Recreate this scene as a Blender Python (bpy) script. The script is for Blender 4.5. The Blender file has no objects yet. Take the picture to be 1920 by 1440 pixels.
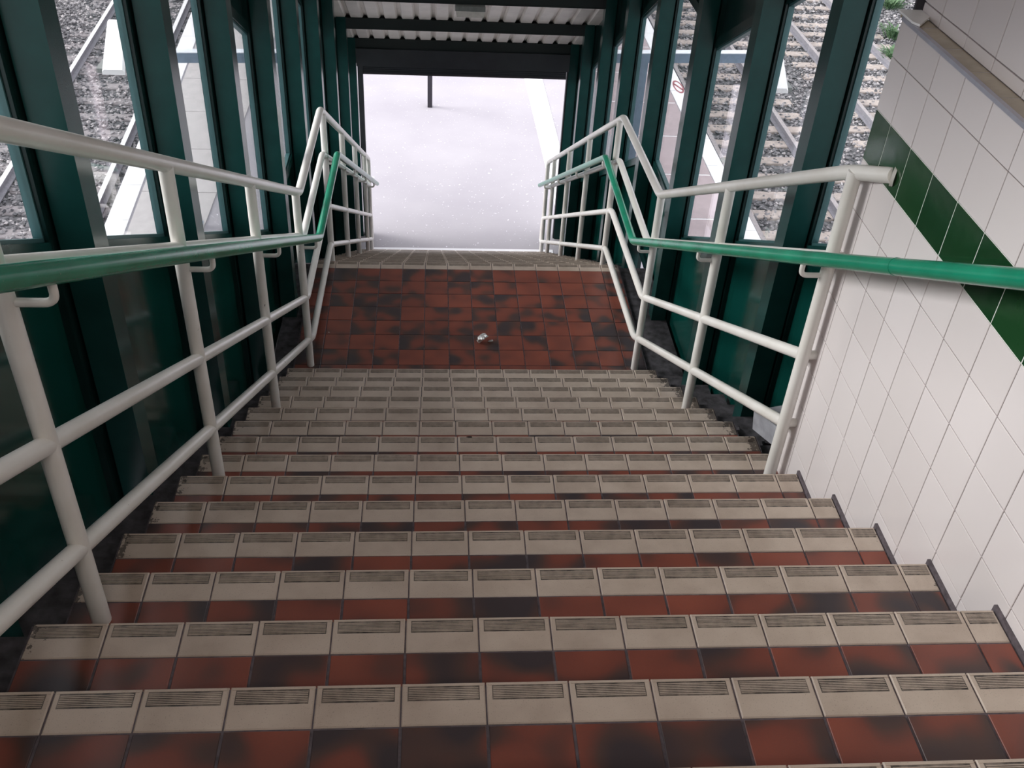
import bpy, math, random
from mathutils import Vector, Matrix

random.seed(7)
S = bpy.context.scene
COL = S.collection

# ------------------------------------------------------------------ camera
cd = bpy.data.cameras.new('camera')
cam = bpy.data.objects.new('camera', cd)
COL.objects.link(cam)
cam.location = (0.05393, -1.12807, 1.57813)
cam.rotation_euler = (0.911322, -0.0518567, -0.0606)
cd.sensor_fit = 'HORIZONTAL'
cd.sensor_width = 36.0
cd.lens = 35.212
cd.clip_start = 0.02
cd.clip_end = 500
S.camera = cam

# ------------------------------------------------------------------ world: bright overcast sky
w = bpy.data.worlds.new('overcast_sky')
S.world = w
w.use_nodes = True
wn = w.node_tree
wn.nodes.clear()
wo = wn.nodes.new('ShaderNodeOutputWorld')
wb = wn.nodes.new('ShaderNodeBackground')
wb.inputs['Color'].default_value = (0.955, 0.935, 1.0, 1)
wb.inputs['Strength'].default_value = 1.35
wn.links.new(wb.outputs[0], wo.inputs[0])

# soft high sun behind thin cloud
sd = bpy.data.lights.new('veiled_sun', 'SUN')
sd.energy = 3.3
sd.angle = math.radians(30)
sd.color = (1.0, 0.97, 0.95)
so = bpy.data.objects.new('veiled_sun', sd)
COL.objects.link(so)
so.rotation_euler = Vector((0.90, -0.17, -0.36)).to_track_quat('-Z', 'Y').to_euler()

# added fill light in the unseen hall, brightens the wall and near steps
ad = bpy.data.lights.new('hall_fill_light', 'AREA')
ad.shape = 'RECTANGLE'
ad.size = 1.4
ad.size_y = 0.5
ad.energy = 20
ad.color = (1.0, 0.93, 0.84)
ao = bpy.data.objects.new('hall_fill_light', ad)
COL.objects.link(ao)
ao.location = (0.35, -2.3, 3.05)

vs = S.view_settings
vs.view_transform = 'Standard'
vs.look = 'None'
vs.exposure = 0.55
vs.gamma = 1.0
vs.use_curve_mapping = False
S.cycles.max_bounces = 12
S.cycles.diffuse_bounces = 6
S.cycles.transparent_max_bounces = 24

# ------------------------------------------------------------------ measures (metres; stairs go down along +Y)
G, R1, R2 = 0.27162, 0.14881, 0.1515      # going, riser of the upper flight, riser of the lower flight
ZL = -14 * R1                              # landing
YL = 4.9707                                # landing's front edge
ZP = ZL - 15 * R2                          # platform
YP = YL + 14 * G                           # first of platform
P = 0.155                                  # tile pitch
XTL = -5 * P                               # left end of the tiles
K1 = R1 / G
K2 = R2 / G


def XL(y):
    return -0.84 + 0.012 * (y - 2.3)


def wx(side, y, o):
    return XL(y) - o if side == 'left' else 1.50 + o


def floor_z(y):
    if y <= 13 * G:
        return -R1 * math.ceil(y / G - 1e-6)
    if y <= YL:
        return ZL
    n = math.ceil((y - YL) / G - 1e-6)
    return ZL - R2 * min(n, 15)


# ------------------------------------------------------------------ materials
MATS = {}


class NT:
    def __init__(s, name, rough=0.5, metal=0.0, spec=0.5):
        m = bpy.data.materials.new(name)
        m.use_nodes = True
        s.m, s.t = m, m.node_tree
        s.t.nodes.clear()
        s.out = s.n('ShaderNodeOutputMaterial')
        s.b = s.n('ShaderNodeBsdfPrincipled')
        s.t.links.new(s.b.outputs[0], s.out.inputs[0])
        s.b.inputs['Roughness'].default_value = rough
        s.b.inputs['Metallic'].default_value = metal
        s.b.inputs['Specular IOR Level'].default_value = spec
        MATS[name] = m

    def n(s, t, **kw):
        x = s.t.nodes.new(t)
        for k, v in kw.items():
            setattr(x, k, v)
        return x

    def l(s, a, b):
        s.t.links.new(a, b)

    def noise(s, vec, scale, detail=3, rough=0.55):
        x = s.n('ShaderNodeTexNoise')
        x.inputs['Scale'].default_value = scale
        x.inputs['Detail'].default_value = detail
        x.inputs['Roughness'].default_value = rough
        if vec is not None:
            s.l(vec, x.inputs['Vector'])
        return x.outputs['Fac']

    def ramp(s, fac, stops, interp='LINEAR'):
        x = s.n('ShaderNodeValToRGB')
        x.color_ramp.interpolation = interp
        e = x.color_ramp.elements
        while len(e) > 1:
            e.remove(e[-1])
        e[0].position = stops[0][0]
        e[0].color = stops[0][1] if len(stops[0][1]) == 4 else (*stops[0][1], 1)
        for p, c in stops[1:]:
            q = e.new(p)
            q.color = c if len(c) == 4 else (*c, 1)
        s.l(fac, x.inputs[0])
        return x.outputs[0]

    def mix(s, fac, a, b, mode='MIX'):
        x = s.n('ShaderNodeMix', data_type='RGBA', blend_type=mode)
        for sock, v in ((x.inputs[0], fac), (x.inputs[6], a), (x.inputs[7], b)):
            if hasattr(v, 'links'):
                s.l(v, sock)
            elif isinstance(v, (tuple, list)):
                sock.default_value = (*v, 1) if len(v) == 3 else v
            else:
                sock.default_value = v
        return x.outputs[2]

    def math(s, op, a, b=0.0, c=0.0, clamp=False):
        x = s.n('ShaderNodeMath', operation=op, use_clamp=clamp)
        for i, v in enumerate((a, b, c)):
            if hasattr(v, 'links'):
                s.l(v, x.inputs[i])
            else:
                x.inputs[i].default_value = v
        return x.outputs[0]

    def color(s, c):
        if hasattr(c, 'links'):
            s.l(c, s.b.inputs['Base Color'])
        else:
            s.b.inputs['Base Color'].default_value = (*c, 1)

    def bump(s, h, strength=0.2, dist=0.002):
        x = s.n('ShaderNodeBump')
        x.inputs['Strength'].default_value = strength
        x.inputs['Distance'].default_value = dist
        s.l(h, x.inputs['Height'])
        s.l(x.outputs[0], s.b.inputs['Normal'])

    def pos(s):
        return s.n('ShaderNodeNewGeometry').outputs['Position']

    def obj(s):
        return s.n('ShaderNodeTexCoord').outputs['Object']

    def rnd(s):
        return s.n('ShaderNodeObjectInfo').outputs['Random']

    def shifted(s, vec, rnd, k=37.0):
        c = s.n('ShaderNodeCombineXYZ')
        m = s.math('MULTIPLY', rnd, k)
        s.l(m, c.inputs[0])
        s.l(m, c.inputs[1])
        s.l(m, c.inputs[2])
        v = s.n('ShaderNodeVectorMath', operation='ADD')
        s.l(vec, v.inputs[0])
        s.l(c.outputs[0], v.inputs[1])
        return v.outputs[0]

    def sep(s, vec):
        x = s.n('ShaderNodeSeparateXYZ')
        s.l(vec, x.inputs[0])
        return x.outputs


def simple(name, col, rough=0.5, metal=0.0, var=0.12, scale=20, spec=0.5, bump=0.0):
    t = NT(name, rough, metal, spec)
    f = t.noise(t.pos(), scale, 4)
    a = tuple(c * (1 - var) for c in col)
    b = tuple(min(1, c * (1 + var)) for c in col)
    t.color(t.ramp(f, [(0.3, a), (0.7, b)]))
    if bump:
        t.bump(f, bump)
    return t


# cream stair nosing tile: speckled, dirty in the grooved band and at the edges
t = NT('cream_tile', 0.31)
rn = t.rnd()
o = t.obj()
ps = t.pos()
f1 = t.noise(t.shifted(o, rn), 9, 4)
f2 = t.noise(ps, 420, 2)
c = t.ramp(f1, [(0.25, (0.43, 0.345, 0.285)), (0.55, (0.54, 0.445, 0.375)), (0.8, (0.60, 0.505, 0.43))])
c = t.mix(t.math('MULTIPLY', t.math('GREATER_THAN', f2, 0.66), 0.35), c, (0.16, 0.13, 0.11))
oz = t.sep(o)
# grooved band: y between -0.036 and -0.010 from the front edge
g = t.math('MULTIPLY', t.math('GREATER_THAN', oz[1], -0.0385), t.math('LESS_THAN', oz[1], -0.0075))
e = t.math('LESS_THAN', t.math('ABSOLUTE', oz[0]), 0.066)
g = t.math('MULTIPLY', g, e)
wear = t.math('ADD', t.noise(t.shifted(o, rn, 11), 45, 3), 0.12, clamp=True)
g = t.math('MULTIPLY', g, t.math('MULTIPLY', wear, 1.25, clamp=True))
low = t.math('LESS_THAN', oz[2], -0.0006)
g2 = t.math('MULTIPLY', g, t.math('MULTIPLY_ADD', low, 0.88, 0.12))
c = t.mix(g2, c, (0.032, 0.029, 0.028))
# grime along both ends of every step
px_ = t.sep(ps)[0]
end = t.math('MAXIMUM', t.math('MULTIPLY_ADD', px_, -9.0, -6.15, clamp=True), t.math('MULTIPLY_ADD', px_, 8.0, -9.95, clamp=True), clamp=True)
gr = t.math('GREATER_THAN', t.math('ADD', t.math('MULTIPLY', end, 0.55), t.noise(ps, 55, 4, 0.7)), 0.92)
c = t.mix(t.math('MULTIPLY', gr, 0.8), c, (0.05, 0.038, 0.035))
t.color(c)
t.bump(f2, 0.12, 0.001)

# flashed red quarry tile
t = NT('red_tile', 0.30)
rn = t.rnd()
o = t.obj()
f1 = t.noise(t.shifted(o, rn, 53), 8.5, 0.4, 0.4)
f2 = t.noise(t.pos(), 260, 2)
k = t.math('ADD', f1, t.math('MULTIPLY', t.math('SUBTRACT', rn, 0.5), 0.30))
c = t.ramp(k, [(0.26, (0.045, 0.036, 0.042)), (0.38, (0.085, 0.048, 0.042)), (0.51, (0.21, 0.060, 0.042)), (0.80, (0.29, 0.078, 0.050))])
c = t.mix(t.math('MULTIPLY', f2, 0.25), c, (0.09, 0.05, 0.045))
t.color(c)
t.bump(f2, 0.08, 0.001)

simple('grout', (0.115, 0.095, 0.108), 0.85, var=0.35, scale=60)
simple('dark_concrete', (0.062, 0.058, 0.066), 0.9, var=0.6, scale=22, bump=0.6)
simple('grey_concrete', (0.30, 0.30, 0.33), 0.85, var=0.2, scale=18, bump=0.3)

# glazed white wall tile
t = NT('white_wall_tile', 0.2)
rn = t.rnd()
f = t.noise(t.pos(), 3.0, 2)
c = t.ramp(rn, [(0.0, (0.72, 0.665, 0.665)), (1.0, (0.77, 0.715, 0.72))])
c = t.mix(t.math('MULTIPLY', f, 0.15), c, (0.68, 0.64, 0.62))
t.color(c)
t.bump(t.noise(t.pos(), 14, 1), 0.06, 0.004)

t = NT('green_wall_tile', 0.1)
rn = t.rnd()
c = t.ramp(rn, [(0.0, (0.008, 0.042, 0.014)), (1.0, (0.014, 0.06, 0.02))])
t.color(c)
t.bump(t.noise(t.pos(), 14, 1), 0.08, 0.004)

simple('wall_grout', (0.36, 0.33, 0.34), 0.8, var=0.2, scale=40)
simple('white_grout', (0.75, 0.75, 0.72), 0.8, var=0.1, scale=40)
simple('ledge_tile', (0.46, 0.40, 0.31), 0.25, var=0.15, scale=12)
simple('steel_edging', (0.55, 0.55, 0.62), 0.3, metal=0.7, var=0.08)

# white gloss paint with chips and grime
t = NT('white_paint', 0.28)
f = t.noise(t.pos(), 26, 5, 0.7)
f3 = t.noise(t.pos(), 5, 3)
c = t.ramp(f3, [(0.3, (0.74, 0.71, 0.66)), (0.7, (0.85, 0.83, 0.80))])
c = t.mix(t.math('GREATER_THAN', f, 0.715), c, (0.05, 0.035, 0.03))
t.color(c)
t.bump(t.noise(t.pos(), 60, 3), 0.12, 0.001)

t = NT('green_paint', 0.27)
f = t.noise(t.pos(), 34, 5, 0.75)
c = t.ramp(t.noise(t.pos(), 6, 3), [(0.3, (0.006, 0.20, 0.115)), (0.7, (0.010, 0.29, 0.17))])
c = t.mix(t.math('GREATER_THAN', f, 0.72), c, (0.03, 0.04, 0.035))
sc = t.noise(t.pos(), 90, 4, 0.8)
c = t.mix(t.math('MULTIPLY', t.math('GREATER_THAN', sc, 0.70), 0.3), c, (0.10, 0.28, 0.20))
t.l(t.math('MULTIPLY_ADD', sc, 0.20, 0.13), t.b.inputs['Roughness'])
t.color(c)
t.bump(t.noise(t.pos(), 70, 3), 0.12, 0.001)

simple('frame_green', (0.009, 0.050, 0.046), 0.24, var=0.12, scale=9, spec=0.22)
simple('panel_green', (0.003, 0.046, 0.038), 0.12, var=0.15, scale=4)
simple('frame_dark', (0.006, 0.022, 0.021), 0.24, var=0.15, scale=9, spec=0.25)
simple('beam_green_shaded', (0.003, 0.009, 0.009), 0.45, var=0.15, scale=9)  # frame green darkened, shade of the backlit roof beams put into the colour
simple('frame_edge_lit', (0.04, 0.11, 0.115), 0.4, var=0.08, scale=9)  # lighter frame green, daylight on the edges put into the colour
simple('shutter_grey', (0.022, 0.026, 0.032), 0.4, var=0.15, scale=9)
simple('roof_sheet', (0.80, 0.76, 0.72), 0.55, var=0.08, scale=6)
simple('lamp_grey', (0.20, 0.21, 0.20), 0.5)
simple('lamp_diffuser', (0.62, 0.60, 0.55), 0.35)
simple('lantern_white', (0.9, 0.9, 0.9), 0.4, var=0.03)
simple('black_steel', (0.03, 0.027, 0.035), 0.5)
simple('gantry_blue', (0.22, 0.29, 0.38), 0.45)
simple('gantry_top_lit', (0.75, 0.8, 0.86), 0.35)
simple('hall_white', (0.62, 0.58, 0.54), 0.6)

t = NT('asphalt', 0.8)
f = t.noise(t.pos(), 0.9, 4)
f2 = t.noise(t.pos(), 26, 3, 0.7)
c = t.ramp(f, [(0.3, (0.345, 0.33, 0.36)), (0.7, (0.40, 0.385, 0.41))])
c = t.mix(t.math('GREATER_THAN', f2, 0.68), c, (0.85, 0.85, 0.9))
t.color(c)
simple('paving_left', (0.50, 0.475, 0.47), 0.8, var=0.07, scale=8)
simple('paving_right', (0.42, 0.345, 0.36), 0.8, var=0.09, scale=8)
simple('white_marking', (0.84, 0.84, 0.86), 0.6, var=0.03)
simple('rust_rail', (0.26, 0.25, 0.28), 0.6, var=0.2)
simple('rail_head', (0.9, 0.9, 0.9), 0.3, metal=0.5, var=0.1)
simple('dull_rail_head', (0.42, 0.38, 0.38), 0.45, metal=0.3, var=0.2)
simple('sign_red', (0.35, 0.10, 0.12), 0.6)
simple('sleeper_brown', (0.29, 0.265, 0.27), 0.85, var=0.25, scale=12)
simple('sleeper_pale', (0.50, 0.43, 0.39), 0.85, var=0.2, scale=8)
simple('ballast_base', (0.17, 0.165, 0.172), 0.95, var=0.7, scale=16)
simple('foil', (0.85, 0.84, 0.82), 0.22, metal=0.55, var=0.2, scale=60)
simple('leaf_litter', (0.04, 0.03, 0.025), 0.8)
simple('weed_green', (0.11, 0.20, 0.09), 0.6, var=0.4, scale=30)
simple('paper', (0.8, 0.8, 0.78), 0.7)

t = NT('ballast_stone', 0.85)
isl = t.n('ShaderNodeNewGeometry').outputs['Random Per Island']
t.color(t.ramp(isl, [(0.0, (0.10, 0.098, 0.108)), (0.45, (0.25, 0.24, 0.25)), (0.8, (0.40, 0.38, 0.39)), (0.97, (0.60, 0.56, 0.56))]))

# window glass: clear sheet with mirror-like surface reflection
m = bpy.data.materials.new('window_glass')
m.use_nodes = True
nt = m.node_tree
nt.nodes.clear()
out = nt.nodes.new('ShaderNodeOutputMaterial')
tr = nt.nodes.new('ShaderNodeBsdfTransparent')
tr.inputs[0].default_value = (0.95, 0.965, 0.96, 1)
gl = nt.nodes.new('ShaderNodeBsdfGlossy')
gl.inputs['Roughness'].default_value = 0.02
gl.inputs['Color'].default_value = (0.95, 0.95, 0.97, 1)
fr = nt.nodes.new('ShaderNodeFresnel')
gm = nt.nodes.new('ShaderNodeNewGeometry')
im = nt.nodes.new('ShaderNodeMapRange')        # same reflection from either face of the sheet
im.inputs[3].default_value = 1.45
im.inputs[4].default_value = 1 / 1.45
nt.links.new(gm.outputs['Backfacing'], im.inputs[0])
nt.links.new(im.outputs[0], fr.inputs[0])
mx = nt.nodes.new('ShaderNodeMixShader')
nt.links.new(fr.outputs[0], mx.inputs[0])
nt.links.new(tr.outputs[0], mx.inputs[1])
nt.links.new(gl.outputs[0], mx.inputs[2])
nt.links.new(mx.outputs[0], out.inputs[0])
MATS['window_glass'] = m

# glowing tube of the added, unseen hall lamp
m = bpy.data.materials.new('added_lit_tube')
m.use_nodes = True
b = m.node_tree.nodes['Principled BSDF']
b.inputs['Emission Color'].default_value = (1, 0.95, 0.88, 1)
b.inputs['Emission Strength'].default_value = 2.5
MATS['added_lit_tube'] = m


# ------------------------------------------------------------------ object helpers
class MB:
    def __init__(s):
        s.v, s.f, s.mi = [], [], []

    def add(s, v, f, mi=0):
        n = len(s.v)
        s.v += [tuple(p) for p in v]
        s.f += [tuple(i + n for i in q) for q in f]
        s.mi += [mi] * len(f)

    def box(s, x0, x1, y0, y1, z0, z1, mi=0):
        s.add([(x0, y0, z0), (x1, y0, z0), (x1, y1, z0), (x0, y1, z0), (x0, y0, z1), (x1, y0, z1), (x1, y1, z1), (x0, y1, z1)],
              [(0, 3, 2, 1), (4, 5, 6, 7), (0, 1, 5, 4), (1, 2, 6, 5), (2, 3, 7, 6), (3, 0, 4, 7)], mi)

    def tile(s, x0, x1, y0, y1, z0, z1, c=0.0015, mi=0):
        """box with a chamfered top"""
        s.add([(x0, y0, z0), (x1, y0, z0), (x1, y1, z0), (x0, y1, z0),
               (x0, y0, z1 - c), (x1, y0, z1 - c), (x1, y1, z1 - c), (x0, y1, z1 - c),
               (x0 + c, y0 + c, z1), (x1 - c, y0 + c, z1), (x1 - c, y1 - c, z1), (x0 + c, y1 - c, z1)],
              [(0, 3, 2, 1), (0, 1, 5, 4), (1, 2, 6, 5), (2, 3, 7, 6), (3, 0, 4, 7),
               (4, 5, 9, 8), (5, 6, 10, 9), (6, 7, 11, 10), (7, 4, 8, 11), (8, 9, 10, 11)], mi)

    def side_prism(s, side, poly, o0, o1, mi=0):
        """polygon in (y, z), thickened between the outward offsets o0 < o1 of a side wall"""
        n = len(poly)
        v = [(wx(side, y, o0), y, z) for y, z in poly] + [(wx(side, y, o1), y, z) for y, z in poly]
        f = [tuple(range(n)), tuple(range(2 * n - 1, n - 1, -1))]
        f += [(i, n + i, n + (i + 1) % n, (i + 1) % n) for i in range(n)]
        s.add(v, f, mi)

    def tube(s, pts, r, seg=14, fillet=0.0, caps=True, mi=0):
        pts = [Vector(p) for p in pts]
        if fillet > 0 and len(pts) > 2:
            q = [pts[0]]
            for a, b, c in zip(pts, pts[1:], pts[2:]):
                d1, d2 = (a - b), (c - b)
                l1, l2 = d1.length, d2.length
                d1.normalize(); d2.normalize()
                ang = d1.angle(d2)
                if ang > 3.1:
                    q.append(b); continue
                L = min(fillet, l1 * 0.49, l2 * 0.49)
                p0, p1 = b + d1 * L, b + d2 * L
                for k in range(7):
                    u = k / 6
                    q.append(p0 * (1 - u) ** 2 + b * 2 * u * (1 - u) + p1 * u * u)
            q.append(pts[-1])
            pts = q
        rings = []
        prev = None
        up = Vector((0.123, 0.31, 0.94)).normalized()
        for i, p in enumerate(pts):
            t_ = (pts[min(i + 1, len(pts) - 1)] - pts[max(i - 1, 0)]).normalized()
            if prev is None:
                u = t_.cross(up)
                if u.length < 0.05:
                    u = t_.cross(Vector((1, 0, 0)))
                u.normalize()
            else:
                u = (prev - t_ * prev.dot(t_)).normalized()
            prev = u
            w_ = t_.cross(u)
            rings.append([p + (u * math.cos(a) + w_ * math.sin(a)) * r for a in [2 * math.pi * j / seg for j in range(seg)]])
        v = [x for rg in rings for x in rg]
        f = []
        for i in range(len(rings) - 1):
            for j in range(seg):
                f.append((i * seg + j, i * seg + (j + 1) % seg, (i + 1) * seg + (j + 1) % seg, (i + 1) * seg + j))
        if caps:
            f.append(tuple(range(seg - 1, -1, -1)))
            f.append(tuple((len(rings) - 1) * seg + j for j in range(seg)))
        s.add(v, f, mi)

    def mesh(s, name, mats, smooth=False):
        me = bpy.data.meshes.new(name)
        me.from_pydata(s.v, [], s.f)
        for k in (mats if isinstance(mats, (list, tuple)) else [mats]):
            me.materials.append(MATS[k])
        if any(s.mi):
            me.polygons.foreach_set('material_index', s.mi)
        if smooth:
            me.polygons.foreach_set('use_smooth', [True] * len(me.polygons))
            me.set_sharp_from_angle(angle=math.radians(40))
        me.update()
        return me

    def obj(s, name, mats, parent=None, smooth=False, loc=None):
        me = s.mesh(name, mats, smooth)
        o_ = bpy.data.objects.new(name, me)
        COL.objects.link(o_)
        if parent is not None:
            o_.parent = parent
        if loc:
            o_.location = loc
        return o_


def fixn(o_):
    import bmesh
    b_ = bmesh.new()
    b_.from_mesh(o_.data)
    bmesh.ops.recalc_face_normals(b_, faces=b_.faces)
    b_.to_mesh(o_.data)
    b_.free()
    return o_


def inst(name, me, parent, loc, sx=1.0, sy=1.0, sz=1.0, rot=None):
    o_ = bpy.data.objects.new(name, me)
    COL.objects.link(o_)
    o_.parent = parent
    o_.location = loc
    o_.scale = (sx, sy, sz)
    if rot:
        o_.rotation_euler = rot
    return o_


def empty(name, loc=(0, 0, 0), label=None, cat=None, group=None, kind=None):
    o_ = bpy.data.objects.new(name, None)
    COL.objects.link(o_)
    o_.location = loc
    o_.empty_display_size = 0.1
    tag(o_, label, cat, group, kind)
    return o_


def tag(o_, label=None, cat=None, group=None, kind=None):
    if label: o_['label'] = label
    if cat: o_['category'] = cat
    if group: o_['group'] = group
    if kind: o_['kind'] = kind
    return o_


# ================================================================== STAIRS
TH = 0.009                 # how far a tile stands above its bed
JT = 0.0032                # joint
# nosing tile mesh: origin at the middle of its front top edge
nb = MB()
hw = (P - JT) / 2
D = 0.0915
nb.tile(-hw, hw, -D + JT, 0, -0.030, -0.0010, 0.0022)
gx = 0.064
for i in range(7):          # raised ribs of the anti-slip band
    y0 = -0.0115 - i * 0.0037
    nb.box(-gx, gx, y0 - 0.0016, y0, -0.0011, 0.0)
nb.box(-hw + 0.003, hw - 0.003, -0.0075, -0.0025, -0.0011, -0.0002)
NOSE = nb.mesh('nosing_tile', 'cream_tile')
hw = (P - 0.0058) / 2
tb = MB()
tb.tile(-hw, hw, -0.0750, 0.0750, -0.008, 0.0, 0.0010)
TREAD = tb.mesh('tread_tile', 'red_tile')
tb = MB()
tb.tile(-hw, hw, -(0.1590 - 0.0052) / 2, (0.1590 - 0.0052) / 2, -0.008, 0.0, 0.0010)
FLOORT = tb.mesh('floor_tile', 'red_tile')


def tile_row(parent, name, me, y, z, xr, x_shift=0.0, jitter=True):
    i = -5
    while True:
        x0 = i * P + x_shift
        x1 = x0 + P
        if x0 > xr - 0.012:
            break
        if x1 > xr:
            x1 = xr
        sx = (x1 - x0 - JT) / (P - JT) if me is NOSE else (x1 - x0 - 0.0058) / (P - 0.0058)
        dz = random.uniform(-0.0007, 0.0007)
        o_ = inst(name, me, parent, ((x0 + x1) / 2, y, z + dz), sx=sx)
        o_.rotation_euler = (random.uniform(-.003, .003), random.uniform(-.003, .003), random.uniform(-.002, .002))
        i += 1


def step(flight, y, z, rise, xr, going, k):
    """one step: rough body, edge strip, tiles"""
    st = MB()
    y0, y1 = y - going, y - 0.004
    st.box(XTL - 0.002, xr + 0.004, y0, y1, z - rise - 0.02, z - 0.0042)
    st.box(XTL - 0.13, XTL - 0.002, y0 - 0.01, y1 - 0.012, z - rise - 0.12, z - 0.022, 1)   # rough mortar beside the tiles
    if xr > 1.34:
        st.box(xr + 0.004, 1.60, max(y0 - 0.01, 1.556), y1 - 0.02, z - rise - 0.12, z - 0.030, 1)
    body = st.obj('step', ['grout', 'dark_concrete'], flight)
    tile_row(body, 'nosing_tile', NOSE, y, z, xr)
    tile_row(body, 'tread_tile', TREAD, y - D - 0.0760, z - 0.001, xr)
    return body


upper = empty('stair_flight', (0, 0, 0), 'upper flight of tiled steps, cream ribbed nosings over red quarry tiles, nearest the viewer', 'stairs')
for k in range(-5, 14):
    xr = 1.318 if k <= 5 else 1.372
    step(upper, k * G, -k * R1, R1, xr, G, k)

# landing
lb = MB()
lb.box(XTL - 0.002, 1.376, 13 * G - 0.02, YL - 0.004, ZL - 0.20, ZL - 0.0032)
lb.box(XTL - 0.13, XTL - 0.002, 13 * G, YL - 0.01, ZL - 0.2, ZL - 0.02, 1)
lb.box(1.376, 1.60, 13 * G, YL - 0.01, ZL - 0.2, ZL - 0.02, 1)
landing = lb.obj('floor', ['grout', 'dark_concrete'])
tag(landing, kind='structure')
tile_row(landing, 'nosing_tile', NOSE, YL, ZL, 1.372, 0.004)
for j in range(9):
    yc = YL - D - 0.159 * (j + 0.5)
    if yc > 13 * G - 0.08:
        tile_row(landing, 'floor_tile', FLOORT, yc, ZL, 1.372, 0.004)

lower = empty('stair_flight', (0, YL, ZL), 'lower flight of cream tiled steps descending from the red landing to the platform', 'stairs')
for n in range(1, 15):
    st = MB()
    y, z = n * G, -n * R2
    st.box(XTL - 0.002, 1.376, y - G, y - 0.004, z - R2 - 0.02, z - 0.007)
    st.box(XTL - 0.12, XTL - 0.002, y - G, y - 0.014, z - R2 - 0.12, z - 0.022, 1)
    st.box(1.376, 1.60, y - G, y - 0.022, z - R2 - 0.12, z - 0.03, 1)
    body = st.obj('step', ['grout', 'dark_concrete'], lower)
    tile_row(body, 'nosing_tile', NOSE, y, z, 1.372, 0.004)
    rb = MB()
    rb.box(XTL, 1.372, y - G + 0.004, y - D - 0.002, z - 0.010, z - 0.001)
    rb.obj('tread_strip', 'red_tile', body)

# ticket hall floor behind the viewer
hb = MB()
hb.box(-0.95, 2.2, -4.2, -6 * G, 0.5, 5 * R1)
tag(hb.obj('floor', 'red_tile'), kind='structure')

# ================================================================== RIGHT TILED WALL
wr = MB()
wr.box(1.3365, 1.60, -4.2, 1.552, -1.9, 0.752)
wr.box(1.400, 1.60, -4.2, 1.60, 0.752, 3.6)
wall_right = wr.obj('wall_right', 'wall_grout')
tag(wall_right, kind='structure')


def wall_tile_mesh(name, ww, hh, mat):
    b_ = MB()
    b_.tile(-ww / 2, ww / 2, -hh / 2, hh / 2, -0.002, 0.007, 0.0012)
    me = b_.mesh(name, mat)
    return me


WT = wall_tile_mesh('wall_tile', 0.1495, 0.1465, 'white_wall_tile')
WG = wall_tile_mesh('wall_tile_green', 0.1495, 0.1465, 'green_wall_tile')
ROT = Matrix(((0, 0, -1), (-1, 0, 0), (0, 1, 0))).to_euler()     # tile x -> -Y, y -> Z, normal -> -X


def put_wall_tile(me, x, y0, y1, z0, z1, wall, green=False):
    j = 0.0028
    r_ = (random.uniform(-.004, .004), random.uniform(-.004, .004), 0)
    o_ = inst('wall_tile', me, wall, (x, (y0 + y1) / 2, (z0 + z1) / 2), sx=(y1 - y0 - j) / 0.1495, sy=(z1 - z0 - j) / 0.1465,
              rot=(ROT[0] + r_[0], ROT[1] + r_[1], ROT[2]))
    if green:
        o_['label'] = 'dark green glazed tile'
    return o_


PY = 0.152
rows = [(0.645, 0.747, False), (0.491, 0.645, False), (0.338, 0.491, True)]
z = 0.338
while z > -1.3:
    rows.append((z - 0.149, z, False))
    z -= 0.149
ycuts = [1.570, 1.457]
while ycuts[-1] > -1.25:
    ycuts.append(ycuts[-1] - PY)
for z0, z1, gr in rows:
    for ya, yb in zip(ycuts, ycuts[1:]):
        if z1 < floor_z(max(yb, -1.3)) - 0.16 and z1 < floor_z(ya) + 0.01:
            continue
        if z1 < floor_z(yb) - 0.01 - 0.14:
            continue
        put_wall_tile(WG if gr else WT, 1.336, yb, ya, z0, z1, wall_right, gr)
# pale joint lines of the green band
gb = MB()
gb.box(1.3300, 1.3362, -1.25, 1.568, 0.3375, 0.4915)
gb.obj('band_grout', 'white_grout', wall_right)
# set-back wall above the ledge
zr = [0.753, 0.787]
while zr[-1] < 2.3:
    zr.append(zr[-1] + 0.152)
yc2 = [1.60, 1.483]
while yc2[-1] > -0.8:
    yc2.append(yc2[-1] - 0.159)
for z0, z1 in zip(zr, zr[1:]):
    for ya, yb in zip(yc2, yc2[1:]):
        put_wall_tile(WT, 1.4, yb, ya, z0, z1, wall_right)
# ledge tiles and metal edging
LT = MB()
LT.tile(-0.0295, 0.0295, -0.078, 0.078, -0.004, 0.004, 0.001)
LTM = LT.mesh('ledge_tile', 'ledge_tile')
for ya, yb in zip(yc2, yc2[1:]):
    inst('ledge_tile', LTM, wall_right, (1.3645, (ya + yb) / 2, 0.7485), sy=(ya - yb - 0.003) / 0.156)
eb = MB()
eb.box(1.3245, 1.3375, -1.25, 1.565, 0.746, 0.757)
tag(eb.obj('trim_1', 'steel_edging'), kind='structure')
eb = MB()
eb.add([(1.326, 1.50, 0.7575), (1.3375, 1.475, 0.7575), (1.392, 1.545, 0.7575), (1.392, 1.602, 0.7575), (1.326, 1.602, 0.7575),
        (1.326, 1.50, 0.7635), (1.3375, 1.475, 0.7635), (1.392, 1.545, 0.7635), (1.392, 1.602, 0.7635), (1.326, 1.602, 0.7635)],
       [(4, 3, 2, 1, 0), (5, 6, 7, 8, 9), (0, 1, 6, 5), (1, 2, 7, 6), (2, 3, 8, 7), (3, 4, 9, 8), (4, 0, 5, 9)])
tag(eb.obj('trim_2', 'lantern_white'), kind='structure')  # metal end piece coloured white to stand for reflected sky
eb = MB()
eb.box(1.372, 1.402, 1.602, 1.612, 0.76, 3.5)
tag(eb.obj('trim_3', 'black_steel'), kind='structure')
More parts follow.
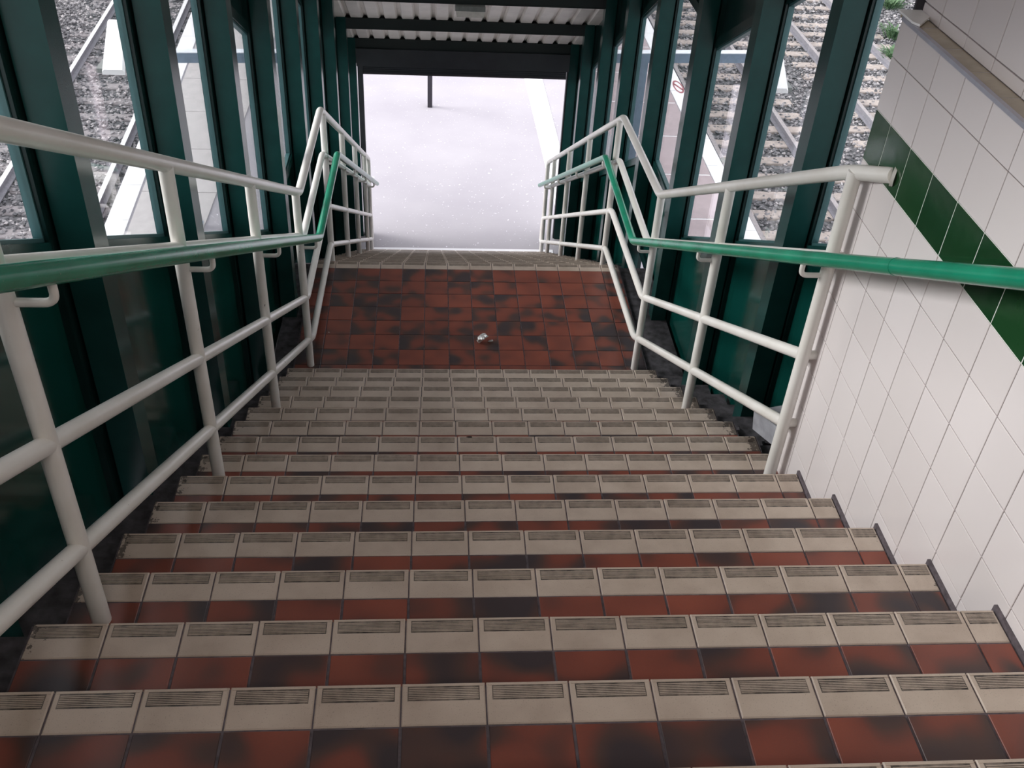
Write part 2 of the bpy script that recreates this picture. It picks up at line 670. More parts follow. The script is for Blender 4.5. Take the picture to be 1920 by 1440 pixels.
# dark mortar fillet between wall and steps
db = MB()
for k in range(-5, 6):
    y1, zt = k * G, -k * R1
    db.box(1.3205, 1.3290, y1 - G, y1 + 0.008, zt - R1 - 0.02, zt + 0.007)
tag(db.obj('trim_4', 'grout'), kind='structure')

# ================================================================== PORTAL FRAMES AND GLAZED BAYS
PL = [-1.77, -0.75, 0.27, 1.29, 2.30, 3.30, 4.30, 5.33, 6.38, 7.40, 8.44, 9.33]
PR = {4: 2.42}
YB1, YB2 = 4.30, 5.33


def sill(y, side='left'):
    if y <= YB1: return 0.880 - 0.548 * y
    if y <= YB2: return -1.440
    return -1.375 - 0.5577 * (y - YB2)


def head(y):
    if y <= YB1: return 2.065 - 0.548 * y
    if y <= YB2: return -0.250
    return -0.205 - 0.5577 * (y - YB2)


def low(y):
    if y <= 13 * G: return -0.548 * y - 0.20
    if y <= YL: return ZL - 0.12
    return ZL - 0.12 - 0.5577 * (y - YL)


ZR = 0.410
YR = (2.485 - ZR) / 0.548


def roof(y):
    if y <= YR: return 2.485 - 0.548 * y
    if y <= YL: return ZR
    return ZR - 0.5577 * (y - YL)


def beam_z(y):
    return roof(y) - 0.10


frame_words = {
    2: 'dark green portal frame beside the viewer, just beyond the left edge of the photo',
    3: 'dark green portal frame whose left column is nearest the left edge of the photo',
    4: 'dark green portal frame with its right column beside the end of the white tiled wall',
    5: 'dark green portal frame crossing the last steps of the upper flight',
    6: 'dark green portal frame at the near edge of the red tiled landing',
    7: 'dark green portal frame at the far edge of the landing, head of the lower flight',
    8: 'dark green portal frame over the lower flight, next after the landing',
    9: 'dark green portal frame whose beam crosses the top of the photo above the roof lamp',
    10: 'dark green portal frame with the middle beam, between the two strips of corrugated roof',
    11: 'last dark green portal frame, holding the shutter box at the exit',
}
for k, y in enumerate(PL):
    if k < 2:
        continue
    lab = frame_words[k]
    zb = beam_z(y)
    pf = empty('portal_frame', (0, y, floor_z(y)), lab, 'frame')
    fz = floor_z(y)
    sides = ['left'] + (['right'] if k >= 4 else [])
    for sd_ in sides:
        yy = PR.get(k, y) if sd_ == 'right' else y
        c_ = MB()
        zlow = low(yy) - 0.05
        # hollow section column with a proud rib at its outer corner and a base plate
        v0 = yy - y
        def B(o0, o1, ya, yb, z0, z1):
            poly = [(yy + ya, z0), (yy + yb, z0), (yy + yb, z1), (yy + ya, z1)]
            c_.side_prism(sd_, poly, o0, o1)
        B(0.0, 0.092, 0.0, 0.10, zlow, zb + 0.10)
        B(0.092, 0.105, 0.03, 0.07, zlow, zb + 0.10)
        B(-0.012, 0.0, 0.0, 0.012, zlow, zb + 0.02) if False else None
        for v_i in range(len(c_.v)):
            vx, vy, vz = c_.v[v_i]
            c_.v[v_i] = (vx, vy - y, vz - fz)
        fixn(c_.obj('column', 'frame_green', pf))
    bm_ = MB()
    x0, x1 = XL(y), 1.50
    if k < 4:
        x1 = 1.40
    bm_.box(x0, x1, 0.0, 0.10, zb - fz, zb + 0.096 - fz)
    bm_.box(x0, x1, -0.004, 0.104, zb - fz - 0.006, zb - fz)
    bm_.obj('beam', ['beam_green_shaded'], pf)

wn_ = 0


def bay(side, ya, yb, near=True):
    global wn_
    wn_ += 1
    t0, t1 = ya + 0.130, yb - (0.035 if side == 'left' else 0.012)
    if not near:
        t0 = ya + 0.02
    root = empty('window_%d' % wn_, (0, 0, 0), kind='structure')
    mid = (ya + yb) / 2
    # keep each bay straight: evaluate its lines from the bay's own middle
    def ln(fn):
        a_, b_ = fn(mid - 0.2), fn(mid + 0.2)
        s_ = (b_ - a_) / 0.4
        return lambda y_: fn(mid) + s_ * (y_ - mid)
    SI, HE, LO, RO = ln(sill), ln(head), ln(low), ln(roof)
    if abs(ya - 4.30) < 0.01:
        LO = lambda y_: ZL - 0.12
        RO = lambda y_: roof(mid)

    def para(ya_, yb_, f0, f1, d0=0.0, d1=0.0):
        return [(ya_, f0(ya_) + d0), (yb_, f0(yb_) + d0), (yb_, f1(yb_) + d1), (ya_, f1(ya_) + d1)]
    fo0, fo1 = 0.100, 0.140
    y0, y1 = t0 - 0.07, t1 + 0.07
    for a_, b_ in ((y0, t0), (t1, y1)):
        q = MB()
        q.side_prism(side, para(a_, b_, LO, RO, 0, 0), fo0, fo1)
        fixn(q.obj('stile', 'frame_dark', root))
    # slim glazing beads around the pane, coloured lighter as edges catching daylight
    q = MB()
    for a_, b_ in ((t0, t0 + 0.007), (t1 - 0.007, t1)):
        q.side_prism(side, para(a_, b_, SI, HE), 0.112, 0.138)
    q.side_prism(side, para(t0, t1, SI, SI, 0.0, 0.012), 0.112, 0.138)
    q.side_prism(side, para(t0, t1, HE, HE, -0.012, 0.0), 0.112, 0.138)
    fixn(q.obj('glazing_bead', 'frame_edge_lit', root))
    q = MB()
    q.side_prism(side, para(t0, t1, SI, SI, -0.055, 0.0), fo0, fo1)
    fixn(q.obj('sill_rail', 'frame_green', root))
    q = MB()
    q.side_prism(side, para(t0, t1, HE, HE, 0.0, 0.055), fo0, fo1)
    fixn(q.obj('head_rail', 'frame_dark', root))
    q = MB()
    q.side_prism(side, para(t0, t1, LO, LO, 0.0, 0.07), fo0, fo1)
    fixn(q.obj('bottom_rail', 'frame_dark', root))
    q = MB()
    q.side_prism(side, para(t0, t1, SI, HE), 0.124, 0.130)
    fixn(q.obj('pane', 'window_glass', root))
    q = MB()
    q.side_prism(side, para(t0, t1, LO, SI, 0.07, -0.055), 0.122, 0.136)
    fixn(q.obj('lower_panel', 'panel_green', root))
    q = MB()
    q.side_prism(side, para(t0, t1, HE, RO, 0.055, 0.0), 0.122, 0.136)
    fixn(q.obj('upper_panel', 'frame_dark', root))


for k in range(0, 11):
    bay('left', PL[k], PL[k + 1])
yr = [2.42] + PL[5:]
bay('right', 1.60, 2.42, near=False)
for a_, b_ in zip(yr, yr[1:]):
    bay('right', a_, b_)

# ticket hall around the viewer's back
hw_ = MB()
hw_.box(-0.95, 2.2, -4.3, -4.2, 0.4, 3.7)
tag(hw_.obj('wall_back', 'hall_white'), kind='structure')
hw_ = MB()
hw_.box(-1.05, -0.95, -4.2, -1.7, 0.0, 3.7)
tag(hw_.obj('wall_left', 'hall_white'), kind='structure')
hw_ = MB()
hw_.box(-1.05, 1.6, -4.2, -1.2, 3.5, 3.6)
tag(hw_.obj('ceiling', 'hall_white'), kind='structure')
hl = empty('added_ceiling_lamp', (0.35, -2.3, 3.5), 'unseen fluorescent ceiling lamp added in the hall behind the top step', 'lamp')  # unseen lamp, added to go with the fill light
q = MB(); q.box(-0.7, 0.7, -0.1, 0.1, -0.06, 0.0); q.obj('housing', 'lamp_grey', hl)
q = MB(); q.tube([(-0.65, 0, -0.09), (0.65, 0, -0.09)], 0.02); q.obj('tube', 'added_lit_tube', hl)

# ================================================================== CORRUGATED ROOF
def roof_line():
    a = YR
    zz = lambda y: roof(y) + 0.003
    return [(-1.3, zz(-1.3)), (a, zz(a)), (YL, zz(YL)), (9.70, zz(9.70))]


rb_ = MB()
prof = []
x = -1.02 + 0.0
pitch = 0.16
x = -1.036
while x < 1.72:
    prof += [(x, 0.0), (x + 0.100, 0.0), (x + 0.117, 0.036), (x + 0.143, 0.036)]
    x += pitch
prof.append((x, 0.0))
path = roof_line()
n = len(prof)
v = []
for (yy, zz) in path:
    v += [(px, yy, zz + pz) for px, pz in prof]
for (yy, zz) in path:
    v += [(px, yy, zz + pz + 0.0025) for px, pz in prof]
m_ = len(path)
f = []
for i in range(m_ - 1):
    for j in range(n - 1):
        f.append((i * n + j, (i + 1) * n + j, (i + 1) * n + j + 1, i * n + j + 1))
        q_ = (m_ + i) * n + j
        f.append((q_, q_ + 1, q_ + n + 1, q_ + n))
for j in range(n - 1):
    f.append((j, j + 1, m_ * n + j + 1, m_ * n + j))
    e_ = (m_ - 1) * n
    f.append((e_ + j, m_ * n + e_ + j, m_ * n + e_ + j + 1, e_ + j + 1))
rb_.add(v, f)
roofo = rb_.obj('ceiling', 'roof_sheet')
tag(roofo, kind='structure')

# roof lamp between the beams
lz = roof(7.72)
lamp = empty('bulkhead_lamp', (0.37, 7.70, lz), 'grey bulkhead lamp hanging under the corrugated roof at the top of the photo', 'lamp')
q = MB()
q.tile(-0.13, 0.13, -0.06, 0.06, -0.06, -0.015, 0.006)
q.box(-0.015, 0.015, -0.015, 0.015, -0.02, 0.0)
q.obj('housing', 'lamp_grey', lamp)
q = MB()
b0 = [(-0.125, -0.055, -0.06), (0.125, -0.055, -0.06), (0.125, 0.055, -0.06), (-0.125, 0.055, -0.06),
      (-0.115, -0.045, -0.115), (0.115, -0.045, -0.115), (0.115, 0.045, -0.115), (-0.115, 0.045, -0.115)]
q.add(b0, [(0, 1, 2, 3), (7, 6, 5, 4), (0, 4, 5, 1), (1, 5, 6, 2), (2, 6, 7, 3), (3, 7, 4, 0)])
fixn(q.obj('diffuser', 'lamp_diffuser', lamp))

# roller shutter box over the exit
YS = 9.31
zt = beam_z(9.33)
sh = empty('roller_shutter', (0.37, YS, ZP), 'dark roller shutter rolled up in its box above the exit to the platform', 'shutter')
q = MB()
q.box(-1.12, 1.13, 0.0, 0.28, zt - 0.19 - ZP, zt - 0.005 - ZP)
q.obj('housing', 'shutter_grey', sh)
for i in range(4):
    q = MB()
    z0 = zt - 0.195 - ZP - (i + 1) * 0.019
    q.tile(-1.10, 1.11, 0.05, 0.075, z0, z0 + 0.018, 0.004)
    q.obj('slat', 'shutter_grey', sh)
q = MB()
q.box(-1.10, 1.11, 0.042, 0.085, zt - 0.262 - ZP - 0.028, zt - 0.271 - ZP + 0.0)
q.obj('bottom_bar', 'black_steel', sh)
for sx in (-1.115, 1.115):
    q = MB()
    a_, b_ = (sx, sx + 0.055) if sx < 0 else (sx - 0.0, sx + 0.02)
    q.box(a_, b_, 0.035, 0.095, 0.0, zt - 0.19 - ZP)
    q.obj('guide_rail', 'shutter_grey', sh)

# ================================================================== RAILINGS
def rx(side, y):
    return -0.6997 + 0.0067 * y if side == 'left' else 1.283 + 0.003 * y


RR = 0.0215


def railing(side, lab):
    root = empty('stair_railing', (rx(side, 3), 3.0, ZL), lab, 'railing')
    ox, oy, oz = root.location

    def loc(y, z, dx=0.0):
        return (rx(side, y) + dx - ox, y - oy, z - oz)
    L = side == 'left'
    h = dict(top=1.128 if L else 1.150, r2=0.858 if L else 0.860, r3=0.455 if L else 0.484, r4=0.160 if L else 0.190)
    h2 = dict(top=-0.970, r2=-1.278, r3=-1.652, r4=-1.955)
    ys = -1.05 if L else 1.50
    bend = {'top': (3.88 if L else 3.77, 5.055), 'r2': (3.90, 5.01), 'r3': (3.85 if L else 3.82, 5.06), 'r4': (3.93 if L else 3.87, 5.12)}
    ye = 8.93

    def z2(nm, y): return h2[nm] - 0.5577 * (y - YL)

    # top rail, turned down at the platform end into the last post
    for nm, r_ in (('top', 0.0232), ('r2', 0.0205), ('r3', 0.0205), ('r4', 0.0205)):
        b1, b2 = bend[nm]
        pts = [loc(ys, h[nm] - 0.548 * ys), loc(b1, h[nm] - 0.548 * b1), loc(b2, z2(nm, b2))]
        if nm == 'top':
            if not L:
                pts = [(1.336 - ox, 1.36 - oy, h[nm] - 0.548 * 1.42 + 0.012 - oz), loc(1.53, h[nm] - 0.548 * 1.53)] + pts[1:]
            pts += [loc(ye, z2(nm, ye)), loc(ye + 0.02, ZP)]
            fl = 0.055
            name = 'top_rail'
        elif nm == 'r2':
            pts += [loc(ye, z2(nm, ye))]
            fl, name = 0.055, 'middle_rail'
        else:
            pts += [loc(ye + (0.10 if nm == 'r3' else 0.10), z2(nm, ye + 0.1))]
            fl, name = 0.055, 'middle_rail' if nm == 'r3' else 'bottom_rail'
            if nm == 'r3':
                pts += [loc(ye + 0.13, z2('r4', ye + 0.13) + 0.02), loc(ye + 0.09, z2('r4', ye + 0.09))]
        q = MB()
        q.tube(pts, r_, 16, fl)
        q.obj(name, 'white_paint', root, smooth=True)
    if not L:
        q = MB()   # wall flange of the top rail
        q.tube([(1.3365 - ox, 1.352 - oy, h['top'] - 0.548 * 1.42 + 0.012 - oz), (1.3285 - ox, 1.357 - oy, h['top'] - 0.548 * 1.42 + 0.012 - oz)], 0.0285, 16)
        q.obj('wall_flange', 'white_paint', root, smooth=True)
        for nm in ('r3', 'r4', 'r2'):     # short stubs holding the end post to the wall
            zz = h[nm] - 0.548 * 1.50
            q = MB()
            q.tube([loc(1.50, zz), (1.334 - ox, 1.50 - oy, zz - oz)], 0.016, 12)
            q.obj('wall_stub', 'white_paint', root, smooth=True)
    # posts
    posts = ([-0.70, 0.40, 1.50, 2.61, 3.76] if L else [1.50, 2.60, 3.74]) + [5.16, 6.30, 7.36, 8.40]
    for y in posts:
        if y < 3.8:
            ztop = h['top'] - 0.548 * y
        else:
            ztop = z2('top', y)
        zf = floor_z(y)
        q = MB()
        q.tube([loc(y, zf - 0.004), loc(y, ztop)], 0.0215, 16)
        q.obj('post', 'white_paint', root, smooth=True)
    # green handrail on hooked brackets
    sg = 1 if L else -1

    def gl_(y, z):
        gxx = (-0.610 + 0.0067 * y) if L else (1.200 + 0.003 * y)
        return (gxx - ox, y - oy, z - oz)
    gh1, gh2 = (0.849, -1.270) if L else (0.856, -1.250)
    ys = -1.05
    pts = [gl_(ys, gh1 - 0.548 * ys), gl_(3.90, gh1 - 0.548 * 3.90), gl_(5.08, gh2 - 0.5577 * (5.08 - YL)), gl_(8.86, gh2 - 0.5577 * (8.86 - YL))]
    q = MB()
    q.tube(pts, 0.0225, 18, 0.05)
    hr = q.obj('handrail', 'green_paint', root, smooth=True)
    hr['label'] = 'green painted handrail'
    if not L:   # weld collar
        q = MB()
        q.tube([gl_(0.955, gh1 - 0.548 * 0.955), gl_(0.949, gh1 - 0.548 * 0.949)], 0.0235, 18)
        q.obj('weld_collar', 'green_paint', root, smooth=True)
    for y in posts:
        if y < 3.85:
            zg = gh1 - 0.548 * y
        else:
            zg = gh2 - 0.5577 * (y - YL)
        a_ = Vector(loc(y, zg - 0.062))
        g_ = Vector(gl_(y, zg))
        q = MB()
        q.tube([a_, (g_.x, g_.y, a_.z), (g_.x, g_.y, g_.z - 0.01)], 0.0085, 10, 0.022)
        q.obj('bracket', 'white_paint', root, smooth=True)
    if not L:
        for y in (-0.85, -0.05, 0.62):
            pass
    return root


railing('left', 'white painted tubular railing with green handrail along the left side of the stairs')
railing('right', 'white painted tubular railing with green handrail beginning at the white tiled wall')

# ================================================================== SMALL THINGS ON THE STAIRS
import bmesh
def crumple(name, mat, r, sx, sy, sz, amp, loc_, seed, lab, cat, sub=3):
    rg = random.Random(seed)
    b_ = bmesh.new()
    bmesh.ops.create_icosphere(b_, subdivisions=sub, radius=r)
    planes = [(Vector((rg.gauss(0, 1), rg.gauss(0, 1), rg.gauss(0, 1))).normalized(), rg.uniform(0.25, 0.8) * r) for _ in range(26)]
    for v_ in b_.verts:
        for nrm, d_ in planes:
            k_ = v_.co.dot(nrm)
            if k_ > d_:
                v_.co -= nrm * (k_ - d_) * (1.0 + amp)
        v_.co.x *= sx; v_.co.y *= sy; v_.co.z = v_.co.z * sz
    mn = min(v_.co.z for v_ in b_.verts)
    for v_ in b_.verts:
        v_.co.z -= mn
    me = bpy.data.meshes.new(name)
    b_.to_mesh(me)
    b_.free()
    me.materials.append(MATS[mat])
    o_ = bpy.data.objects.new(name, me)
    COL.objects.link(o_)
    o_.location = loc_
    return tag(o_, lab, cat)


fo = crumple('foil_wrapper', 'foil', 0.060, 1.15, 1.2, 0.70, 0.9, (0.372, 4.015, ZL), 5, 'crumpled silver foil wrapper lying on the red landing tiles', 'litter')
fl_ = crumple('fold', 'foil', 0.026, 1.6, 0.8, 0.9, 1.2, (0.052, -0.006, 0.0), 9, None, None, 2)
fl_.parent = fo
fl_ = crumple('fold', 'foil', 0.030, 0.9, 1.0, 1.3, 1.2, (0.0, 0.030, 0.004), 21, None, None, 2)
fl_.parent = fo
crumple('paper_scrap', 'paper', 0.010, 1.3, 0.8, 0.35, 0.3, (-0.596, 4.105, ZL), 8, 'tiny white paper scrap near the left edge of the red landing', 'litter', 2)
crumple('dead_leaf', 'leaf_litter', 0.022, 1.5, 0.5, 0.14, 0.2, (0.205, 7 * G - 0.006, -7 * R1 + 0.0008), 11, 'small dark leaf on a step edge halfway down the upper flight', 'leaf', 2)
crumple('paper_scrap', 'paper', 0.008, 1.0, 0.8, 0.5, 0.3, (0.93, 3.70, ZL), 12, 'tiny pale crumb at the foot of the upper flight, right of centre', 'litter', 2)

bb = MB()
bb.tile(-0.085, 0.085, -0.09, 0.09, -0.055, 0.03, 0.004)
blk = bb.obj('stone_block', 'grey_concrete', loc=(1.43, 1.80, -0.885))
blk.rotation_euler = (-0.25, 0, 0.25)
tag(blk, 'grey stone block wedged beside the right railing post and the tiled wall', 'block')
crumple('rubble_lump', 'dark_concrete', 0.06, 1.0, 1.2, 0.8, 0.5, (1.46, 1.98, -1.17), 3, 'dark lump of mortar rubble in the gap below the grey block', 'rubble', 2)
crumple('rubble_lump', 'dark_concrete', 0.045, 1.0, 1.2, 0.7, 0.5, (1.45, 2.30, -1.35), 4, 'dark mortar rubble lump beside the second right railing post', 'rubble', 2)

# ================================================================== PLATFORM AND TRACKS
def el(y): return -3.72 - 0.058 * (y - 9.4)      # left platform edge


pb = MB()
y0, y1 = -3.0, 34.0
pz = [ZP, ZP - 1.1]
for mi, z_ in ((0, ZP),):
    pb.add([(el(YP + 0.0), YP + 0.004, z_), (4.0, YP + 0.004, z_), (4.0, y1, z_), (el(y1), y1, z_),
            (el(YP), YP + 0.004, z_ - 1.1), (4.0, YP + 0.004, z_ - 1.1), (4.0, y1, z_ - 1.1), (el(y1), y1, z_ - 1.1)],
           [(0, 1, 2, 3), (7, 6, 5, 4), (0, 4, 5, 1), (1, 5, 6, 2), (2, 6, 7, 3), (3, 7, 4, 0)])
    # platform on both sides of the stair enclosure
    for xa, xb in (((el(y0), el(YP)), (-1.06, -1.06)), ((1.72, 1.72), (4.0, 4.0))):
        pb.add([(xa[0], y0, z_), (xb[0], y0, z_), (xb[1], YP + 0.004, z_), (xa[1], YP + 0.004, z_),
                (xa[0], y0, z_ - 1.1), (xb[0], y0, z_ - 1.1), (xb[1], YP + 0.004, z_ - 1.1), (xa[1], YP + 0.004, z_ - 1.1)],
               [(0, 1, 2, 3), (7, 6, 5, 4), (0, 4, 5, 1), (1, 5, 6, 2), (2, 6, 7, 3), (3, 7, 4, 0)])
plat = fixn(pb.obj('floor', 'asphalt'))
tag(plat, kind='structure')
# painted lines and paving slabs are parts of the platform
q = MB()
q.add([(1.60, 9.6, ZP + 0.002), (1.86, 9.6, ZP + 0.002), (1.72, 20, ZP + 0.002), (1.40, 20, ZP + 0.002), (1.60, 9.6, ZP + 0.005), (1.86, 9.6, ZP + 0.005), (1.72, 20, ZP + 0.005), (1.40, 20, ZP + 0.005)],
      [(3, 2, 1, 0), (4, 5, 6, 7), (0, 1, 5, 4), (1, 2, 6, 5), (2, 3, 7, 6), (3, 0, 4, 7)])
q.obj('painted_line', 'white_marking', plat)
q = MB()
q.box(-0.72, 1.46, YP + 0.01, YP + 0.30, ZP - 0.002, ZP + 0.003)
q.obj('painted_line', 'white_marking', plat)
for mat, xa, xb, ys_ in (('paving_right', 2.60, 3.80, 9.872), ('paving_left', None, -2.62, 10.334)):
    q = MB()
    if xa is not None:
        q.box(xa + 0.01, xb - 0.01, ys_ - 7.4, 22.2, ZP - 0.01, ZP + 0.009)
        q.obj('joint_highlight', 'white_marking', plat)  # white strip under the slabs, painted as highlights along their joints
    j = -6
    while True:
        a_ = ys_ + 1.24 * j
        j += 1
        if a_ > 22: break
        q = MB()
        if xa is None:
            x_a, x_b = el(a_) + 0.25, el(a_ + 1.24) + 0.25
        else:
            x_a = x_b = xa
        g_ = 0.006 if xa is None else 0.016
        zt_ = ZP + 0.012
        vv = [(x_a, a_ + g_, zt_), (xb, a_ + g_, zt_), (xb, a_ + 1.24 - g_, zt_), (x_b, a_ + 1.24 - g_, zt_)]
        q.add(vv + [(p_[0], p_[1], ZP - 0.01) for p_ in vv], [(0, 1, 2, 3), (0, 4, 5, 1), (1, 5, 6, 2), (2, 6, 7, 3), (3, 7, 4, 0)])
        q.obj('paving_slab', mat, plat)
for side in ('left', 'right'):
    j = 0
    while True:
        a_ = 2.4 + 0.9 * j
        j += 1
        if a_ > 24: break
        q = MB()
        zt_ = ZP + 0.014
        if side == 'left':
            vv = [(el(a_) - 0.03, a_ + .004, zt_), (el(a_) + 0.22, a_ + .004, zt_), (el(a_ + .9) + 0.22, a_ + .896, zt_), (el(a_ + .9) - 0.03, a_ + .896, zt_)]
        else:
            vv = [(3.815, a_ + .004, zt_), (4.04, a_ + .004, zt_), (4.04, a_ + .896, zt_), (3.815, a_ + .896, zt_)]
        q.add(vv + [(p_[0], p_[1], ZP - 0.06) for p_ in vv], [(0, 1, 2, 3), (7, 6, 5, 4), (0, 4, 5, 1), (1, 5, 6, 2), (2, 6, 7, 3), (3, 7, 4, 0)])
        q.obj('coping_stone', 'white_marking', plat)

# red ring mark painted on the right coping
q = MB()
rg_ = [(math.cos(t_) , math.sin(t_)) for t_ in [k_ * math.pi / 12 for k_ in range(24)]]
zr_ = ZP + 0.0155
q.add([(3.965 + 0.080 * a_, 14.253 + 0.27 * b_, zr_) for a_, b_ in rg_] + [(3.965 + 0.056 * a_, 14.253 + 0.21 * b_, zr_) for a_, b_ in rg_],
      [(i_, (i_ + 1) % 24, 24 + (i_ + 1) % 24, 24 + i_) for i_ in range(24)])
q.add([(3.965 - 0.06, 14.253 + 0.10, zr_), (3.965 - 0.045, 14.253 + 0.17, zr_), (3.965 + 0.06, 14.253 - 0.10, zr_), (3.965 + 0.045, 14.253 - 0.17, zr_)], [(0, 3, 2, 1)])
q.obj('painted_mark', 'sign_red', plat)

# track bed
ZB = -5.43
q = MB()
q.box(-30, 30, -10, 60, ZB - 0.4, ZB)
tb_ = q.obj('track_bed', 'ballast_base')
tag(tb_, kind='structure')


def stones(name, x0, x1, ya, yb, nn, seed, lab, shape=None, skip=None):
    rg = random.Random(seed)
    vv, ff = [], []
    octf = [(0, 2, 4), (2, 1, 4), (1, 3, 4), (3, 0, 4), (2, 0, 5), (1, 2, 5), (3, 1, 5), (0, 3, 5)]
    for _ in range(nn):
        x_, y_ = rg.uniform(x0, x1), rg.uniform(ya, yb)
        r_ = rg.uniform(0.022, 0.045)
        an = rg.uniform(0, 6.28)
        ca, sa = math.cos(an) * r_, math.sin(an) * r_
        zc = ZB + rg.uniform(0.0, 0.045)
        i0 = len(vv)
        e1, e2, e3 = rg.uniform(.7, 1.3), rg.uniform(.6, 1.1), rg.uniform(.5, .9)
        tx, ty = rg.uniform(-.4, .4) * r_, rg.uniform(-.4, .4) * r_
        vv += [(x_ + ca * e1, y_ + sa * e1, zc + tx), (x_ - ca, y_ - sa, zc - tx), (x_ - sa * e2, y_ + ca * e2, zc + ty), (x_ + sa, y_ - ca, zc - ty),
               (x_ + tx, y_ + ty, zc + r_ * e3), (x_, y_, zc - r_)]
        ff += [(a + i0, b + i0, c_ + i0) for a, b, c_ in octf]
    me = bpy.data.meshes.new(name)
    me.from_pydata(vv, [], ff)
    me.materials.append(MATS['ballast_stone'])
    o_ = bpy.data.objects.new(name, me)
    COL.objects.link(o_)
    return tag(o_, lab, 'ballast', kind='stuff')


stones('track_ballast', -13.0, -3.9, 5.0, 28, 60000, 1, 'grey stone ballast around the track left of the staircase')
stones('track_ballast', 4.1, 13.5, 5.0, 28, 60000, 2, 'grey stone ballast around the tracks right of the staircase')


def track(xa, xb, sl, ya, yb, sleeper, lab, y_ph, pitch_=0.65, zs=-5.385, hd='dull_rail_head'):
    root = empty('railway_track', ((xa + xb) / 2, ya, ZB), lab, 'railway track')
    ox, oy, oz = root.location
    for x_ in (xa, xb):
        q = MB()
        sec = [(-0.07, 0.045), (0.07, 0.045), (0.07, 0.06), (0.012, 0.075), (0.012, 0.145), (0.036, 0.155), (0.036, 0.18), (-0.036, 0.18), (-0.036, 0.155), (-0.012, 0.145), (-0.012, 0.075), (-0.07, 0.06)]
        n_ = len(sec)
        vv = [(x_ - ox + s_[0], 0, s_[1]) for s_ in sec] + [(x_ - ox + sl * (yb - ya) + s_[0], yb - ya, s_[1]) for s_ in sec]
        ff = [(i, (i + 1) % n_, n_ + (i + 1) % n_, n_ + i) for i in range(n_)]
        q.add(vv, ff)
        for i_, s_ in enumerate(ff):
            if i_ == 6:
                q.mi[i_] = 1
        q.add(vv[:n_], [tuple(range(n_))]); q.add(vv[n_:], [tuple(range(n_ - 1, -1, -1))])
        fixn(q.obj('rail', ['rust_rail', hd], root))
    y_ = y_ph
    s0 = MB()
    s0.tile(-1.25, 1.25, -0.125, 0.125, -0.12, 0.0, 0.012)
    me = s0.mesh('sleeper', sleeper)
    while y_ < yb:
        if y_ > ya:
            xc = sl * (y_ - ya)
            inst('sleeper', me, root, (xc + random.uniform(-.02, .02), y_ - oy, zs - oz + random.uniform(-.006, .006)))
        y_ += pitch_
    return root


track(-4.70 + 0.055 * 6.5, -6.20 + 0.055 * 7.5, -0.055, 7.0, 30, 'sleeper_brown', 'railway track with shiny rails beyond the platform left of the staircase', 7.2, zs=-5.40, hd='rail_head')
track(4.68, 6.08, 0.003, 7.0, 30, 'sleeper_pale', 'railway track next to the platform right of the staircase', 7.0, 0.625, zs=-5.385)
track(7.80, 9.22, 0.003, 7.0, 30, 'sleeper_pale', 'farther railway track on the right, beyond the first one', 7.1, 0.625, zs=-5.385)

# weeds by the right hand track
for i, (x_, y_, r_, lab) in enumerate(((10.75, 22.3, 0.55, 'green weeds behind the ledge end, highest in the photo'),
                                       (10.05, 20.2, 0.40, 'bright green weed clump beside the top of the tiled wall'),
                                       (9.45, 18.7, 0.30, 'lowest green weed clump next to the wall end'))):
    rg = random.Random(40 + i)
    q = MB()
    for _ in range(130):
        a_ = rg.uniform(0, 6.28)
        d_ = rg.uniform(0, r_)
        bx_, by_ = math.cos(a_) * d_ * 0.5, math.sin(a_) * d_ * 0.5
        l_ = rg.uniform(0.15, 0.38)
        tx, ty = bx_ + math.cos(a_) * l_ * 0.8, by_ + math.sin(a_) * l_ * 0.8
        wv = Vector((-math.sin(a_), math.cos(a_), 0)) * rg.uniform(0.015, 0.03)
        mx_, my_ = (bx_ + tx) / 2, (by_ + ty) / 2
        q.add([(bx_, by_, 0), (mx_ + wv.x, my_ + wv.y, l_ * .7), (tx, ty, l_ * .8), (mx_ - wv.x, my_ - wv.y, l_ * .7)], [(0, 1, 2, 3)])
    o_ = q.obj('weed_clump', 'weed_green', loc=(x_, y_, ZB))
    tag(o_, lab, 'weed')

# sign post on the platform
q = MB()
q.box(-0.035, 0.035, -0.035, 0.035, 0.0, 2.7)
sp = empty('platform_post', (0.006, 13.23, ZP), 'thin dark post standing on the bright platform beyond the exit', 'post')
o_ = q.obj('pole', 'black_steel', sp)
q = MB()
q.box(-0.3, 0.3, -0.02, 0.02, 2.3, 2.7)
q.obj('sign_panel', 'black_steel', sp)

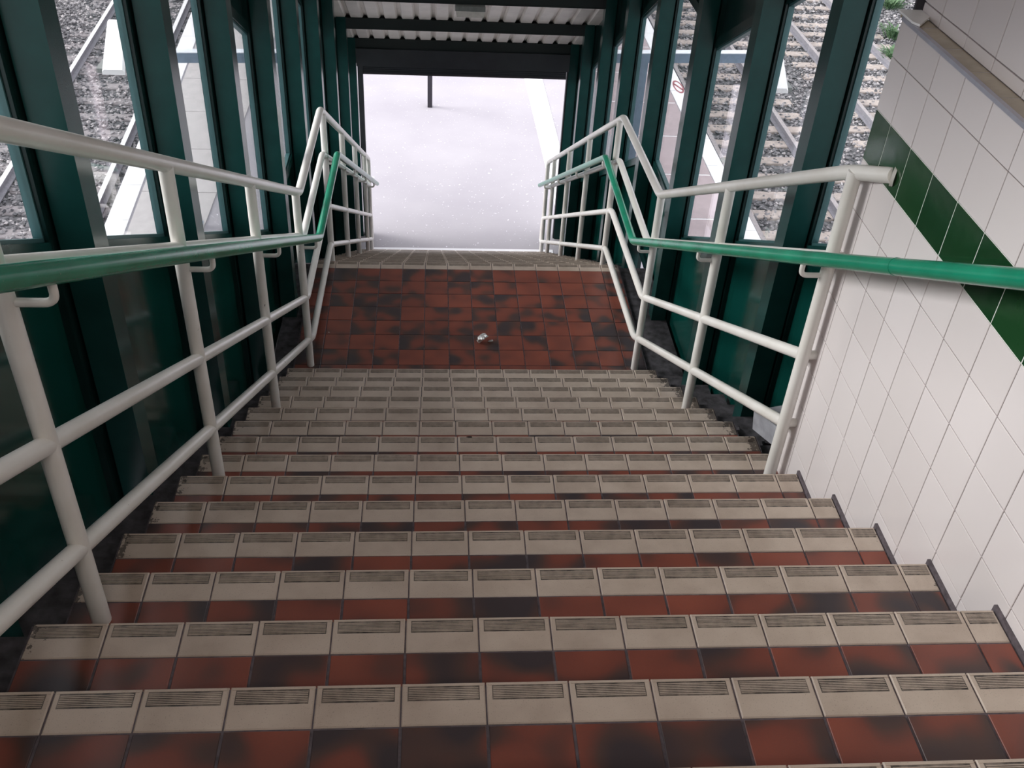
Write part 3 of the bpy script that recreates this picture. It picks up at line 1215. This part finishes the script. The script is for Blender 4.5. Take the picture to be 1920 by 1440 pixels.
# blue-grey gantry in front of the exit
gy = empty('steel_gantry', (0.35, 9.75, ZP), 'blue grey steel beam on posts crossing outside both glazed walls', 'gantry')
q = MB()
zb_ = -2.36 - ZP
q.box(-3.15, 3.30, -0.05, 0.05, zb_ - 0.03, zb_ + 0.075)
q.box(-3.15, 3.30, -0.055, 0.055, zb_ + 0.075, zb_ + 0.083, 1)  # pale strip, daylight on top of the beam put into the colour
q.obj('beam', ['gantry_blue', 'gantry_top_lit'], gy)
gy.rotation_euler = (0, 0, 0.08)
for x_ in (-3.10, 2.07):
    q = MB()
    q.box(x_ - 0.05, x_ + 0.05, -0.05, 0.05, 0.0, zb_ - 0.03)
    q.box(x_ - 0.10, x_ + 0.10, -0.10, 0.10, 0.0, 0.015)
    q.obj('post', 'gantry_blue', gy)

# white fluorescent lanterns on posts outside the windows
for (xa, xb, xp, lab) in ((-2.375, -2.63, -2.10, 'long white platform lantern seen through the second left window'),
                          (2.80, 3.07, 2.74, 'long white platform lantern outside the last right window before the tiled wall')):
    zl_ = -1.36
    root = empty('platform_lantern', (xp, 7.2, ZP), lab, 'lantern')
    q = MB()
    ya_, yb_ = 6.52 - 7.2, 7.66 - 7.2
    sgn = -1 if xa < 0 else 1
    w2 = 0.085 if xa < 0 else 0.10
    sec = [(-w2, 0.015), (w2, 0.015), (w2 * 1.0, 0.035), (w2 * 0.8, 0.055), (-w2 * 0.8, 0.055), (-w2, 0.035)]
    n_ = 6
    vv = [(xa - xp + s_[0], ya_, zl_ - ZP - 0.05 + s_[1]) for s_ in sec] + [(xb - xp + s_[0] * 0.9, yb_, zl_ - ZP - 0.05 + s_[1]) for s_ in sec]
    ff = [(i, (i + 1) % n_, n_ + (i + 1) % n_, n_ + i) for i in range(n_)] + [tuple(range(n_ - 1, -1, -1)), tuple(range(n_, 2 * n_))]
    q.add(vv, ff)
    fixn(q.obj('hood', 'lantern_white', root))
    q = MB()
    q.box((xa + xb) / 2 - xp - 0.04, (xa + xb) / 2 - xp + 0.04, ya_ + 0.12, yb_ - 0.12, zl_ - ZP - 0.07, zl_ - ZP - 0.034)
    q.obj('gear_tray', 'lamp_grey', root)
    q = MB()
    q.tube([(0, -0.3, 0), (0, -0.3, zl_ - ZP - 0.07), ((xa + xb) / 2 - xp, -0.3, zl_ - ZP - 0.07)], 0.03, 12, 0.05)
    q.obj('pole', 'gantry_blue', root, smooth=True)

bpy.context.view_layer.update()
